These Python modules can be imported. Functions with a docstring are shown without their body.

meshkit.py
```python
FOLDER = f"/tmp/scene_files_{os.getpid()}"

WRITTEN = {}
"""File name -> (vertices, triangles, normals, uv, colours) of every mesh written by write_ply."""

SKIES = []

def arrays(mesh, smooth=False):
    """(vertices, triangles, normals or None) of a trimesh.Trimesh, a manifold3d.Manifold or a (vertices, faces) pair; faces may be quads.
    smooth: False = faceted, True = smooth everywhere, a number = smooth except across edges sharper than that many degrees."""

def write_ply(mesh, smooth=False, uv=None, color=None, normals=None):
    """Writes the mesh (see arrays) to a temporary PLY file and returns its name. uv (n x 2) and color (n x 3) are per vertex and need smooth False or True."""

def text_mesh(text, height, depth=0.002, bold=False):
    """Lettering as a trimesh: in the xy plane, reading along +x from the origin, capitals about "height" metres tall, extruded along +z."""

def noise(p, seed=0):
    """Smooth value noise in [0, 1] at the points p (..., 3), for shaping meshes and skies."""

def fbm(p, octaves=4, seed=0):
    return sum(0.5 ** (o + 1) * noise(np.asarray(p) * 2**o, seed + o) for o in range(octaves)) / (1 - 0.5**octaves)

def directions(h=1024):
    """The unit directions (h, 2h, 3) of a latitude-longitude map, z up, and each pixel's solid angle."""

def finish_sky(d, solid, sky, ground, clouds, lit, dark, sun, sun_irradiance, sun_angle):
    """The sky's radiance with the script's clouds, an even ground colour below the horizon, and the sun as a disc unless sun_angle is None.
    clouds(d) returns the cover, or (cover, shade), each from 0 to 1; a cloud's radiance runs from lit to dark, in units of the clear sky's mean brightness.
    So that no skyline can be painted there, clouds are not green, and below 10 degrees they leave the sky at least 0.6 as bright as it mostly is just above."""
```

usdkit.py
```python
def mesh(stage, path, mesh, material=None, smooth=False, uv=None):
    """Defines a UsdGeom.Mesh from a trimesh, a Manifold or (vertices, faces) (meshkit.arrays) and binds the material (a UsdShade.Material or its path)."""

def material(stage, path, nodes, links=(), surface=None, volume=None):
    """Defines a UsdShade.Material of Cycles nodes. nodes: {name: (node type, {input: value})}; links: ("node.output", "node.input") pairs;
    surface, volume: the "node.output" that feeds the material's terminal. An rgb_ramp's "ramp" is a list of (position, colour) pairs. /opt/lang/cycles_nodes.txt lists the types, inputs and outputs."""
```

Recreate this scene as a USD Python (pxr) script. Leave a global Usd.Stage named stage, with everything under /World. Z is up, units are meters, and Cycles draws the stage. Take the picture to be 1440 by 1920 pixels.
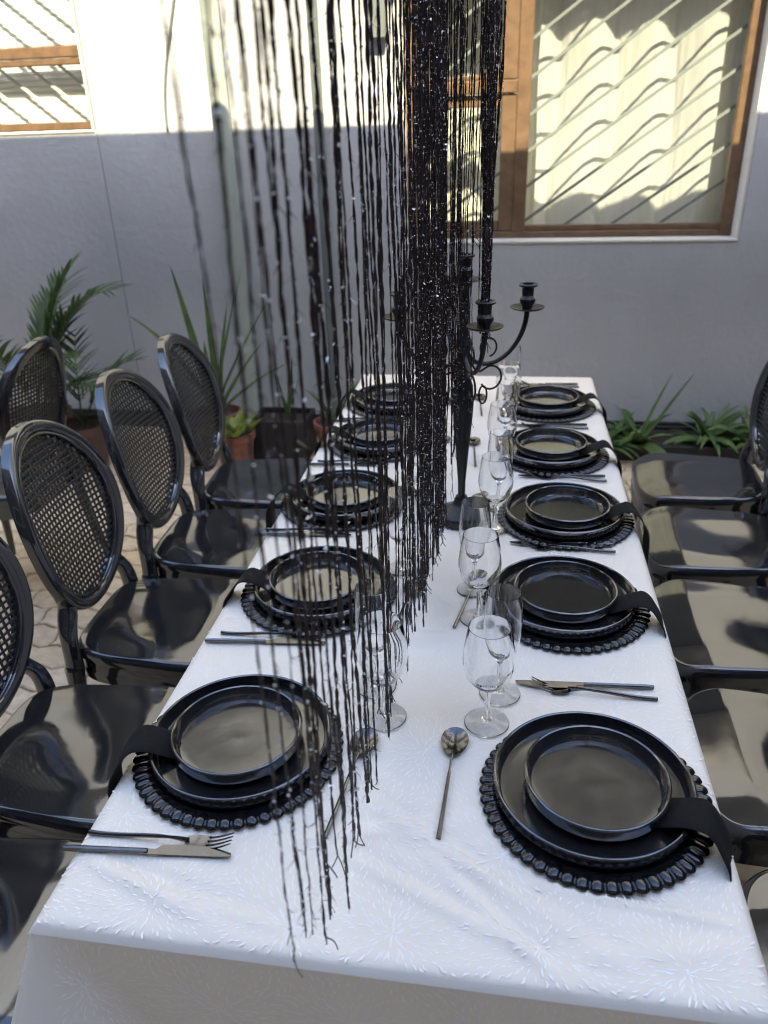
import math, random
import numpy as np, trimesh, usdkit, meshkit
from scipy.interpolate import CubicSpline
from shapely.geometry import Polygon
from pxr import Usd, UsdGeom, UsdLux, UsdShade, Gf, Sdf, Vt

stage = Usd.Stage.CreateInMemory()
UsdGeom.SetStageUpAxis(stage, UsdGeom.Tokens.z)
UsdGeom.SetStageMetersPerUnit(stage, 1.0)
UsdGeom.Xform.Define(stage, '/World'); UsdGeom.Scope.Define(stage, '/World/Looks')
stage.SetDefaultPrim(stage.GetPrimAtPath('/World'))
PI = math.pi
rng = np.random.default_rng(7); random.seed(7)

# ---------------------------------------------------------------- camera, sky, sun, exposure
EXPOSURE = 2.5
CAM = np.array([0.113, 0.0, 1.590]); PITCH, ROLL, YAW = math.radians(26.39), math.radians(-1.92), math.radians(-9.49)
FPX = 1460.0
SUN_AZ, SUN_EL = math.atan2(0.25, -1.0), math.radians(49.0)      # direction towards the sun: behind the camera, a little to the right
SUN_I, SKY_S = 0.58, 0.15

Fw = np.array([math.sin(YAW)*math.cos(PITCH), math.cos(YAW)*math.cos(PITCH), -math.sin(PITCH)])
Rt = np.array([math.cos(YAW), -math.sin(YAW), 0]); Up = np.cross(Rt, Fw)
c_, s_ = math.cos(ROLL), math.sin(ROLL)
Rt, Up = c_*Rt + s_*Up, -s_*Rt + c_*Up
cam = UsdGeom.Camera.Define(stage, '/World/camera')
M = np.eye(4); M[0, :3], M[1, :3], M[2, :3], M[3, :3] = Rt, Up, -Fw, CAM
cam.AddTransformOp().Set(Gf.Matrix4d(M.tolist()))
cam.CreateHorizontalApertureAttr(36.0); cam.CreateVerticalApertureAttr(48.0)
cam.CreateFocalLengthAttr(36.0*FPX/1440.0); cam.CreateClippingRangeAttr(Gf.Vec2f(0.05, 500))
cam.CreateFStopAttr(6.2); cam.CreateFocusDistanceAttr(1.28); cam.CreateExposureAttr(EXPOSURE)

sunv = np.array([math.cos(SUN_EL)*math.sin(SUN_AZ), math.cos(SUN_EL)*math.cos(SUN_AZ), math.sin(SUN_EL)])
sun = UsdLux.DistantLight.Define(stage, '/World/sun')
sun.CreateIntensityAttr(SUN_I); sun.CreateAngleAttr(0.5); sun.CreateNormalizeAttr(True); sun.CreateColorAttr(Gf.Vec3f(1.0, 0.87, 0.60))
zz = sunv; xx = np.cross([0, 0, 1], zz); xx /= np.linalg.norm(xx); yy = np.cross(zz, xx)
Ms = np.eye(4); Ms[0, :3], Ms[1, :3], Ms[2, :3] = xx, yy, zz
sun.AddTransformOp().Set(Gf.Matrix4d(Ms.tolist()))
dome = UsdLux.DomeLight.Define(stage, '/World/sky')
dome.GetPrim().SetCustomDataByKey('kind', 'structure')
skym = usdkit.material(stage, '/World/Looks/sky_look', {
    's': ('sky_texture', {'sky_type': 'single_scattering', 'sun_disc': False, 'sun_elevation': SUN_EL, 'sun_rotation': SUN_AZ, 'air_density': 1.0, 'aerosol_density': 1.2}),
    'b': ('background_shader', {'strength': SKY_S})}, [('s.color', 'b.color')], surface='b.background')
UsdShade.MaterialBindingAPI.Apply(dome.GetPrim()).Bind(skym)

# ---------------------------------------------------------------- helpers
def mat(name, nodes, links, surface='p.BSDF'):
    return usdkit.material(stage, '/World/Looks/' + name, nodes, links, surface=surface)

def plain(name, col, rough=0.5, metallic=0.0, noise=None, bump=None, rvar=None, **kw):
    """Principled surface with optional colour noise (scale, amount), roughness noise and bump (scale, distance)."""
    n = {'p': ('principled_bsdf', dict(base_color=col, roughness=rough, metallic=metallic, **kw)), 'g': ('texture_coordinate', {})}
    l = []
    if noise:
        n['n'] = ('noise_texture', {'scale': noise[0], 'detail': 5.0, 'roughness': 0.6})
        lo, hi = [tuple(max(0, c*(1-noise[1])) for c in col), tuple(min(1, c*(1+noise[1])) for c in col)]
        n['r'] = ('rgb_ramp', {'ramp': [(0.3, lo), (0.7, hi)]})
        l += [('g.object', 'n.vector'), ('n.fac', 'r.fac'), ('r.color', 'p.base_color')]
    if rvar:
        n['n2'] = ('noise_texture', {'scale': rvar[0], 'detail': 6.0, 'roughness': 0.65})
        n['m2'] = ('map_range', {'from_min': 0.3, 'from_max': 0.75, 'to_min': rvar[1], 'to_max': rvar[2], 'clamp': True})
        l += [('g.object', 'n2.vector'), ('n2.fac', 'm2.value'), ('m2.result', 'p.roughness')]
    if bump:
        n['n3'] = ('noise_texture', {'scale': bump[0], 'detail': 4.0})
        n['b'] = ('bump', {'strength': bump[2] if len(bump) > 2 else 0.5, 'distance': bump[1]})
        l += [('g.object', 'n3.vector'), ('n3.fac', 'b.height'), ('b.normal', 'p.normal')]
    return mat(name, n, l)

used = {}
def unique(parent, name):
    k = used.get((parent, name), 0); used[(parent, name)] = k + 1
    return f'{parent}/{name}' if k == 0 else f'{parent}/{name}_{k:03d}'

def path_of(parent): return '/World' if parent is None else (parent if isinstance(parent, str) else str(parent.GetPath()))
def tag(p, label=None, cat=None, group=None, kind=None):
    p = p.GetPrim()
    for k, v in (('label', label), ('category', cat), ('group', group), ('kind', kind)):
        if v: p.SetCustomDataByKey(k, v)
    return p
def place(prim, loc=(0, 0, 0), rz=0.0, rx=0.0, ry=0.0):
    x = UsdGeom.Xformable(prim); x.ClearXformOpOrder()
    x.AddTranslateOp().Set(Gf.Vec3d(*map(float, loc)))
    if rx or ry: x.AddRotateXYZOp().Set(Gf.Vec3f(math.degrees(rx), math.degrees(ry), math.degrees(rz)))
    else: x.AddRotateZOp().Set(float(math.degrees(rz)))
    return prim
def obj(name, mesh, m, parent=None, smooth=35, **t):
    p = usdkit.mesh(stage, unique(path_of(parent), name), mesh, m, smooth=smooth).GetPrim()
    return tag(p, **t) if t else p
def thing(name, loc=(0, 0, 0), rz=0.0, **t):
    x = UsdGeom.Xform.Define(stage, unique('/World', name)).GetPrim()
    place(x, loc, rz); return tag(x, **t)
def copy(src, name, loc, rz=0.0, **t):
    p = stage.DefinePrim(unique('/World', name), src.GetTypeName())
    p.GetReferences().AddInternalReference(src.GetPath())
    if src.GetTypeName() == 'Xform': p.SetInstanceable(True)
    place(p, loc, rz); return tag(p, **t)
cat_ = trimesh.util.concatenate
def TM(v, f): return trimesh.Trimesh(np.asarray(v, float), np.asarray(f, int), process=False)

def cbox(x0, x1, y0, y1, z0, z1, ch=0.003):
    """Chamfered box."""
    a = np.array([[x0, x1], [y0, y1], [z0, z1]], float); ch = min(ch, *(0.45*(a[:, 1]-a[:, 0])))
    pts = []
    for i in (0, 1):
        for j in (0, 1):
            for k in (0, 1):
                s = np.array([1-2*i, 1-2*j, 1-2*k]); c = np.array([a[0, i], a[1, j], a[2, k]])
                for ax in range(3):
                    d = s*ch; d[ax] = 0; pts.append(c + d)
    return trimesh.convex.convex_hull(np.array(pts))
def box(x0, x1, y0, y1, z0, z1):
    b = trimesh.creation.box((x1-x0, y1-y0, z1-z0)); b.apply_translation(((x0+x1)/2, (y0+y1)/2, (z0+z1)/2)); return b

def grid_faces(nu, nv, wrap_u=False, wrap_v=False):
    f = []
    for i in range(nu if wrap_u else nu-1):
        for j in range(nv if wrap_v else nv-1):
            a, b = i*nv+j, ((i+1) % nu)*nv+j; c, d = ((i+1) % nu)*nv+(j+1) % nv, i*nv+(j+1) % nv
            f += [(a, b, c), (a, c, d)]
    return f
def lathe(prof, n=48):
    """Closed outline of (r, z) turned round z, outline given counter-clockwise in (r, z)."""
    prof = np.asarray(prof, float); t = np.linspace(0, 2*PI, n, endpoint=False)
    v = np.stack([np.outer(np.cos(t), prof[:, 0]), np.outer(np.sin(t), prof[:, 0]), np.tile(prof[:, 1], (n, 1))], -1).reshape(-1, 3)
    m = TM(v, grid_faces(n, len(prof), True, True)); m.merge_vertices(); m.update_faces(m.nondegenerate_faces()); return fixn(m)
def frames(P):
    P = np.asarray(P, float); T = np.gradient(P, axis=0); T /= np.linalg.norm(T, axis=1, keepdims=True)
    a = np.array([0, 0, 1.0]) if abs(T[0, 2]) < 0.9 else np.array([1.0, 0, 0])
    N = np.cross(T[0], a); N /= np.linalg.norm(N); Ns = [N]
    for k in range(1, len(P)):
        N = Ns[-1] - T[k]*np.dot(Ns[-1], T[k]); N /= np.linalg.norm(N); Ns.append(N)
    Ns = np.array(Ns); return T, Ns, np.cross(T, Ns)
def tube(P, r, n=8, ry=None, up=None, caps=True):
    P = np.asarray(P, float); T, N, B = frames(P)
    if up is not None:
        B = np.cross(T, np.asarray(up, float)); B /= np.linalg.norm(B, axis=1, keepdims=True); N = np.cross(B, T)
    r = np.broadcast_to(r, len(P)); ry = r if ry is None else np.broadcast_to(ry, len(P))
    t = np.linspace(0, 2*PI, n, endpoint=False)
    v = P[:, None] + np.cos(t)[None, :, None]*(N*r[:, None])[:, None] + np.sin(t)[None, :, None]*(B*ry[:, None])[:, None]
    v = v.reshape(-1, 3); f = grid_faces(len(P), n, False, True)
    if caps:
        k = len(v); v = np.vstack([v, P[:1], P[-1:]])
        for j in range(n): f += [(k, (j+1) % n, j), (k+1, (len(P)-1)*n+j, (len(P)-1)*n+(j+1) % n)]
    return TM(v, [(a, c, b) for a, b, c in f])
def fixn(m):
    if m.volume < 0: m.invert()
    return m
def spline(P, n):
    P = np.asarray(P, float); d = np.r_[0, np.cumsum(np.linalg.norm(np.diff(P, axis=0), axis=1))]
    return CubicSpline(d, P)(np.linspace(0, d[-1], n))
def sstep(a, b, x): t = np.clip((np.asarray(x, float)-a)/(b-a), 0, 1); return t*t*(3-2*t)

# ---------------------------------------------------------------- materials
plaster = plain('cream_plaster', (0.505, 0.52, 0.535), 0.75, noise=(1.1, 0.11), bump=(30, 0.010, 0.45))
white_plaster = plain('white_reveal_plaster', (0.74, 0.72, 0.66), 0.7, noise=(4, 0.06), bump=(60, 0.003, 0.4))
groove_mat = plain('joint_sealant', (0.34, 0.33, 0.30), 0.8, noise=(9, 0.15))
wood = mat('varnished_wood', {
    'g': ('geometry', {}), 'm': ('mapping', {'scale': (6, 6, 6)}), 'n': ('noise_texture', {'scale': 3.0, 'detail': 5.0, 'distortion': 0.6}),
    'r': ('rgb_ramp', {'ramp': [(0.3, (0.125, 0.076, 0.042)), (0.7, (0.195, 0.119, 0.066))]}),
    'p': ('principled_bsdf', {'roughness': 0.42})}, [('g.position', 'm.vector'), ('m.vector', 'n.vector'), ('n.fac', 'r.fac'), ('r.color', 'p.base_color')])
bar_paint = plain('pale_bar_paint', (0.60, 0.63, 0.60), 0.45, noise=(12, 0.06))
grey_bar = plain('grey_bar_paint', (0.24, 0.26, 0.25), 0.45, noise=(12, 0.06))
blind_mat = plain('white_blind', (0.86, 0.86, 0.82), 0.4, noise=(5, 0.03))
pipe_mat = plain('pale_green_pipe', (0.42, 0.46, 0.40), 0.4, noise=(3, 0.08))
grey_pipe = plain('grey_conduit', (0.16, 0.18, 0.17), 0.5, noise=(4, 0.1))
pane_mat = mat('window_glass', {'t': ('transparent_bsdf', {'color': (0.97, 0.985, 0.975)}), 'g': ('glossy_bsdf', {'color': (1, 1, 1), 'roughness': 0.0}),
    'f': ('fresnel', {'IOR': 1.5}), 'x': ('mix_closure', {}), 'q': ('geometry', {}), 'i': ('math', {'math_type': 'subtract', 'value1': 1.0}), 'k': ('math', {'math_type': 'multiply'})},
    [('q.backfacing', 'i.value2'), ('i.value', 'k.value1'), ('f.fac', 'k.value2'), ('k.value', 'x.fac'), ('t.BSDF', 'x.closure1'), ('g.BSDF', 'x.closure2')], surface='x.closure')
curtain_mat = mat('sheer_white_curtain', {'g': ('geometry', {}), 'm': ('mapping', {'scale': (90, 90, 3)}), 'n': ('noise_texture', {'scale': 1.0, 'detail': 3.0}),
    'r': ('rgb_ramp', {'ramp': [(0.3, (0.82, 0.81, 0.76)), (0.7, (0.90, 0.89, 0.85))]}),
    'd': ('diffuse_bsdf', {}), 't': ('translucent_bsdf', {}), 'x': ('mix_closure', {'fac': 0.48})},
    [('g.position', 'm.vector'), ('m.vector', 'n.vector'), ('n.fac', 'r.fac'), ('r.color', 'd.color'), ('r.color', 't.color'), ('d.BSDF', 'x.closure1'), ('t.BSDF', 'x.closure2')], surface='x.closure')
room_mat = plain('room_paint', (0.88, 0.87, 0.84), 0.9)
chair_mat = plain('glossy_black_plastic', (0.012, 0.0125, 0.014), 0.12, rvar=(9, 0.04, 0.14), bump=(6, 0.005, 0.07), ior=1.95)
cane_mat = plain('black_cane_plastic', (0.014, 0.014, 0.015), 0.35)
plate_mat = plain('black_stoneware', (0.010, 0.010, 0.0105), 0.11, rvar=(30, 0.09, 0.14), bump=(40, 0.002, 0.03), ior=2.15)
charger_mat = plain('black_gloss_charger', (0.006, 0.006, 0.007), 0.07, ior=1.6)
napkin_mat = plain('black_napkin_cloth', (0.009, 0.009, 0.0095), 0.9, noise=(250, 0.3), bump=(900, 0.0008, 0.5), specular_ior_level=0.25)
steel_mat = plain('dark_polished_steel', (0.14, 0.14, 0.145), 0.13, metallic=1.0, rvar=(60, 0.10, 0.22))
iron_mat = plain('black_iron', (0.014, 0.014, 0.015), 0.36, noise=(40, 0.2), bump=(120, 0.001, 0.3))
glass_mat = mat('clear_stemware_glass', {'p': ('principled_bsdf', {'base_color': (1, 1, 1), 'roughness': 0.0, 'transmission_weight': 1.0, 'ior': 1.47})}, [])
cloth_mat = mat('white_jacquard_cloth', {'g': ('geometry', {}), 'm': ('mapping', {'scale': (700, 700, 700)}), 'n': ('noise_texture', {'scale': 1.0, 'detail': 2.0}),
    'n2': ('noise_texture', {'scale': 9.0, 'detail': 4.0}), 'b': ('bump', {'strength': 0.35, 'distance': 0.0006}), 'b2': ('bump', {'strength': 0.5, 'distance': 0.004}),
    'p': ('principled_bsdf', {'base_color': (0.88, 0.80, 0.69), 'roughness': 0.5, 'sheen_weight': 0.15})},
    [('g.position', 'm.vector'), ('m.vector', 'n.vector'), ('g.position', 'n2.vector'), ('n2.fac', 'b2.height'), ('n.fac', 'b.height'), ('b2.normal', 'b.normal'), ('b.normal', 'p.normal')])
dash_mat = plain('satin_white_thread', (0.98, 0.96, 0.92), 0.20, ior=1.8)
string_mat = plain('black_tinsel_yarn', (0.024, 0.014, 0.014), 0.36, noise=(160, 0.5))
hair_mat = plain('black_tinsel_fibre', (0.22, 0.20, 0.21), 0.22, metallic=0.95)
sequin_mat = plain('silver_sequin', (0.93, 0.93, 0.92), 0.25, metallic=0.25)
leaf_mat = {}
for nm, c1, c2 in (('palm_leaf', (0.035, 0.075, 0.022), (0.075, 0.125, 0.04)), ('strap_leaf', (0.05, 0.10, 0.03), (0.12, 0.19, 0.06)),
                   ('lime_leaf', (0.19, 0.25, 0.045), (0.33, 0.38, 0.09)), ('spider_leaf', (0.065, 0.125, 0.035), (0.15, 0.23, 0.075))):
    leaf_mat[nm] = mat(nm, {'g': ('geometry', {}), 'n': ('noise_texture', {'scale': 14.0, 'detail': 3.0}), 'r': ('rgb_ramp', {'ramp': [(0.3, c1), (0.66, c2), (0.74, tuple(0.5*a_+0.5*b_ for a_, b_ in zip(c2, (0.20, 0.14, 0.05))))]}),
        'p': ('principled_bsdf', {'roughness': 0.38}), 't': ('translucent_bsdf', {}), 'x': ('mix_closure', {'fac': 0.28})},
        [('g.position', 'n.vector'), ('n.fac', 'r.fac'), ('r.color', 'p.base_color'), ('r.color', 't.color'), ('p.BSDF', 'x.closure1'), ('t.BSDF', 'x.closure2')], surface='x.closure')
terracotta = plain('terracotta_pot', (0.22, 0.085, 0.055), 0.7, noise=(14, 0.25), bump=(60, 0.002, 0.4))
brown_pot = plain('brown_plastic_pot', (0.10, 0.055, 0.045), 0.5, noise=(10, 0.2))
black_pot = plain('black_plastic_pot', (0.011, 0.011, 0.012), 0.6)
soil_mat = plain('potting_soil', (0.045, 0.032, 0.022), 0.95, noise=(60, 0.5), bump=(80, 0.01, 0.8))
paver_mats = [plain(f'paver_{"abc"[k]}', c, 0.85, noise=(22, 0.22), bump=(160, 0.003, 0.5)) for k, c in enumerate([(0.64, 0.51, 0.34), (0.59, 0.465, 0.31), (0.67, 0.545, 0.385)])]
ground_mat = plain('sandy_ground', (0.30, 0.25, 0.19), 0.95, noise=(5, 0.2), bump=(60, 0.01, 0.5))
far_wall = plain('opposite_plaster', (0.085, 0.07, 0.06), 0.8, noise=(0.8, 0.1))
roof_mat = plain('roof_sheet', (0.25, 0.24, 0.23), 0.6)
dark_glass = plain('dark_window_glass', (0.03, 0.035, 0.04), 0.05)
canopy_paint = plain('white_steel_paint', (0.75, 0.75, 0.73), 0.4)
tabletop_mat = plain('trestle_board', (0.35, 0.30, 0.24), 0.6)

# ---------------------------------------------------------------- setting: ground and pavers
g = TM([(-90, -90, -.03), (90, -90, -.03), (90, 90, -.03), (-90, 90, -.03)], [(0, 1, 2), (0, 2, 3)])
tag(obj('ground', g, ground_mat, smooth=False), 'sandy ground bedding under and around the paving', 'ground', kind='structure')
paving = UsdGeom.Xform.Define(stage, '/World/pavement').GetPrim()
tag(paving, 'zigzag concrete paving of the courtyard under the chairs', 'pavement', kind='structure')
PL, PW = 0.226, 0.114
def paver_mesh(cx, cy, dz, tilt):
    gap = 0.0035; hx, hy = PL/2-gap, PW/2-gap; a = 0.010
    xs = np.array([-1, -0.75, -0.25, 0.25, 0.75, 1])*hx
    off = np.array([0, a, -a, a, -a, 0]); offx = np.array([0, a*0.8, -a*0.8, 0]); ys = np.array([-1, -0.5, 0.5, 1])*hy
    top = [(x, hy+o) for x, o in zip(xs, off)]; bot = [(x, -hy+o) for x, o in zip(xs, off)]
    rightside = [(hx+o, y) for y, o in zip(ys, offx)][1:-1]; leftside = [(-hx+o, y) for y, o in zip(ys, offx)][1:-1]
    loop = np.array(bot + rightside + top[::-1] + leftside[::-1])
    n = len(loop); inset = loop*np.array([1-0.004/hx, 1-0.004/hy])
    h = dz + tilt[0]*loop[:, 0] + tilt[1]*loop[:, 1]
    v = np.vstack([np.c_[loop, np.full(n, -0.03)], np.c_[loop, h-0.004], np.c_[inset, h], [[0, 0, dz]]])
    f = []
    for k in range(n):
        j = (k+1) % n; f += [(k, j, n+j), (k, n+j, n+k), (n+k, n+j, 2*n+j), (n+k, 2*n+j, 2*n+k), (2*n+k, 2*n+j, 3*n)]
    m = TM(v, f); m.apply_translation((cx, cy, 0)); return m
cells = []
for i in range(-12, 70):
    for j in range(-30, 26):
        cx = -0.3 - (j + (0.5 if i % 2 else 0))*PL; cy = -1.0 + i*PW
        if cy > 4.17: continue
        near = -3.3 < cx < -0.42 and 0.2 < cy < 4.2
        cells.append((0 if (-2.3 < cx < -0.42 and 0.75 < cy < 3.6) else 1, cx, cy))
cells.sort(key=lambda c: (c[0], abs(c[1]+1.2)+abs(c[2]-1.9)))
rest = []
for k, (w_, cx, cy) in enumerate(cells):
    m = paver_mesh(cx, cy, rng.uniform(-.003, .002), rng.uniform(-.012, .012, 2))
    if k < 290: obj('paver', m, paver_mats[rng.integers(3)], paving, smooth=False)
    else: rest.append(m)
tag(obj('far_pavers', cat_(rest), paver_mats[0], paving, smooth=False), kind='stuff')

# ---------------------------------------------------------------- house wall with windows
WY, DEP = 4.2, 0.11          # wall face, depth of the window recess
W1 = (-0.44, 1.206, 1.045, 2.80)     # right window opening x0 x1 z0 z1
W2 = (-3.45, -2.035, 1.615, 2.60)     # left window opening
house = thing('house_wall', label='cream plastered house wall with vertical panel joints, lower half in shade', cat='wall')
TOPZ = 9.0; TH = 0.20  # wall raised out of view so its sunlit face bounces warm light
joints = [-9.0, W2[0], -2.02, -1.552, -0.44, W1[1], 9.0]
J = 0.0022
def panel(x0, x1, z0, z1):
    return cbox(x0+J, x1-J, WY, WY+TH, z0, z1, 0.002)
for x0, x1, z0, z1 in [(-9, W2[0], 0, TOPZ), (W2[0], -2.027, 0, W2[2]), (W2[0], -2.027, W2[3], TOPZ), (-2.027, -1.551, 0, TOPZ), ]:
    obj('panel', panel(x0, x1, z0, z1), plaster, house)
obj('panel', box(-1.551+J, W1[0]-J, WY, WY+TH, 0, TOPZ), plaster, house, smooth=False)
obj('panel', box(W1[1]+J, 9, WY, WY+TH, 0, TOPZ), plaster, house, smooth=False)
# the wall above and below the right window joins its neighbours without a visible joint
obj('panel', box(W1[0]-J, W1[1]+J, WY, WY+TH, 0, W1[2]-.012), plaster, house, smooth=False)
obj('panel', box(W1[0]-J, W1[1]+J, WY, WY+TH, W1[3], TOPZ), plaster, house, smooth=False)
obj('panel_joint', cat_([box(x-.02, x+.02, WY+.004, WY+TH-.002, 0, TOPZ) for x in (-2.027, -1.551)][1:] + [box(-2.05, -2.028, WY+.004, WY+TH-.002, 0, W2[2])]), groove_mat, house, smooth=False)
def reveal(w):
    x0, x1, z0, z1 = w; t = 0.012
    return cat_([cbox(x0+.001, x0+t, WY-.004, WY+TH+.02, z0, z1, .002), cbox(x1-t, x1-.001, WY-.004, WY+TH+.02, z0, z1, .002),
                 cbox(x0, x1, WY-.006, WY+TH+.02, z0-.012, z0, .003), cbox(x0, x1, WY-.004, WY+TH+.02, z1-t, z1-.001, .002)])
obj('window_reveal', reveal(W1), white_plaster, house); obj('window_reveal', reveal(W2), white_plaster, house)
obj('added_hood', cbox(-.70, 1.46, WY-.42, WY-.001, 2.86, 2.95, .004), white_plaster, house)  # hood added out of view to shade the curtain top and darken reflections
obj('skirting', cbox(-9, 9, WY-.018, WY-.001, 0, .10, .004), black_pot, house)
obj('roof', cbox(-9.2, 9.2, WY+.02, WY+6, TOPZ+.003, TOPZ+.15, .01), roof_mat, house)
room = cat_([box(-9, 9, WY+1.1, WY+1.2, 0, TOPZ), box(-9, -8.9, WY+TH, WY+2.4, 0, TOPZ), box(8.9, 9, WY+TH, WY+2.4, 0, TOPZ), box(-9, 9, WY+TH, WY+2.4, .0, .05)])
obj('room_shell', room, room_mat, house, smooth=False)

FY = WY + DEP
def member(x0, x1, z0, z1, y0=0.0, d=0.055, ch=.004): return cbox(x0, x1, FY+y0, FY+y0+d, z0, z1, ch)
win = thing('timber_window', label='brown timber window with diagonal bars and sheer white curtain, right of the hanging strings', cat='window')
x0, x1, z0, z1 = W1; x0 += .012; x1 -= .012
fr = [member(x0, x0+.045, z0, z1-.012), member(x1-.058, x1, z0, z1-.012), member(x0+.045, x1-.058, z0, z0+.032), member(x0+.045, x1-.058, z1-.06, z1-.012),
      member(.112, .178, z0+.032, z1-.06)]
obj('window_frame', cat_(fr), wood, win)
obj('glazing_rail', member(.178, x1-.058, z0+.032, z0+.062, .012, .03), wood, win)
# casement on the left: transom and two sashes
obj('transom', member(x0+.045, .112, 1.712, 1.768, -.004, .06), wood, win)
lo = [member(x0+.045, x0+.085, z0+.034, 1.709, .008, .04), member(.040, .114, z0+.034, 1.709, .008, .04), member(x0+.085, .040, z0+.034, z0+.085, .008, .04), member(x0+.085, .040, 1.655, 1.709, .022, .026)]
hi = [member(x0+.045, x0+.085, 1.771, z1-.062, .008, .04), member(.040, .114, 1.771, z1-.062, .008, .04), member(x0+.085, .040, 1.771, 1.79, .008, .04), member(x0+.085, .040, z1-.1, z1-.062, .008, .04)]
obj('casement', cat_(lo), wood, win); obj('top_light', cat_(hi), wood, win)
for a in ((.178, x1-.058, z0+.062, z1-.06), (x0+.085, .04, z0+.085, 1.655), (x0+.085, .04, 1.79, z1-.1)):
    obj('pane', box(a[0], a[1], FY+.030, FY+.033, a[2], a[3]), pane_mat, win, smooth=False)
BY = FY + 0.075
def bars(w, rz, pts, parent, width=.015, name='burglar_bar', m_=None):
    """Flat diagonal bars clipped to the window rectangle w; each through (x, z) of pts at slope rz."""
    for (px, pz) in pts:
        segs = []
        for X in (w[0], w[1]):
            Z = pz + rz*(X-px)
            if w[2] <= Z <= w[3]: segs.append((X, Z))
        for Z in (w[2], w[3]):
            X = px + (Z-pz)/rz
            if w[0] < X < w[1]: segs.append((X, Z))
        if len(segs) < 2: continue
        (ax, az), (bx, bz) = segs[:2]; L = math.hypot(bx-ax, bz-az)
        if L < .05: continue
        m = cbox(-L/2, L/2, 0, .006, -width/2, width/2, .0015)
        m.apply_transform(trimesh.transformations.rotation_matrix(-math.atan2(bz-az, bx-ax), (0, 1, 0))); m.apply_translation(((ax+bx)/2, BY, (az+bz)/2))
        obj(name, m, m_ or bar_paint, parent)
bars((.165, x1-.03, z0+.02, z1-.03), .69, [(.175+.237*k, 1.12) for k in range(-10, 4)], win, m_=grey_bar)
bars((x0+.03, .10, z0+.02, z1-.03), .69, [(-.30+.237*k, 1.12) for k in range(-8, 2)], win, m_=grey_bar)

# sheer curtain with deep folds
def curtain(xa, xb, za, zb, y, amp, lam, ph, n=260, m=40):
    X = np.linspace(xa, xb, n); Z = np.linspace(za, zb, m); XX, ZZ = np.meshgrid(X, Z, indexing='ij')
    k = 2*PI/lam
    warp = XX + .018*np.sin(2*PI*ZZ/1.1 + 3*XX)
    s = np.sin(k*warp+ph) + .22*np.sin(2*k*warp+ph*1.7+.6) + .25*np.sin(.41*k*warp+1)
    YY = y + amp*s*(.85+.15*np.cos(ZZ*2)) + .0012*np.sin(7*k*XX+2*ZZ)
    XX = XX + amp*.5*np.cos(k*warp+ph)
    return TM(np.stack([XX, YY, ZZ], -1).reshape(-1, 3), grid_faces(n, m))
cur = obj('window_curtain', curtain(.205, 1.34, .95, 3.0, WY+.335, .042, .285, .9), curtain_mat, smooth=True)
tag(cur, 'sheer white curtain in deep folds behind the large barred pane', 'curtain')
cur2 = obj('window_curtain', curtain(-.62, .185, .95, 3.0, WY+.50, .045, .30, 2.0), curtain_mat, smooth=True)
tag(cur2, 'sheer white curtain behind the narrow casement, mostly hidden by the black strings', 'curtain')

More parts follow.
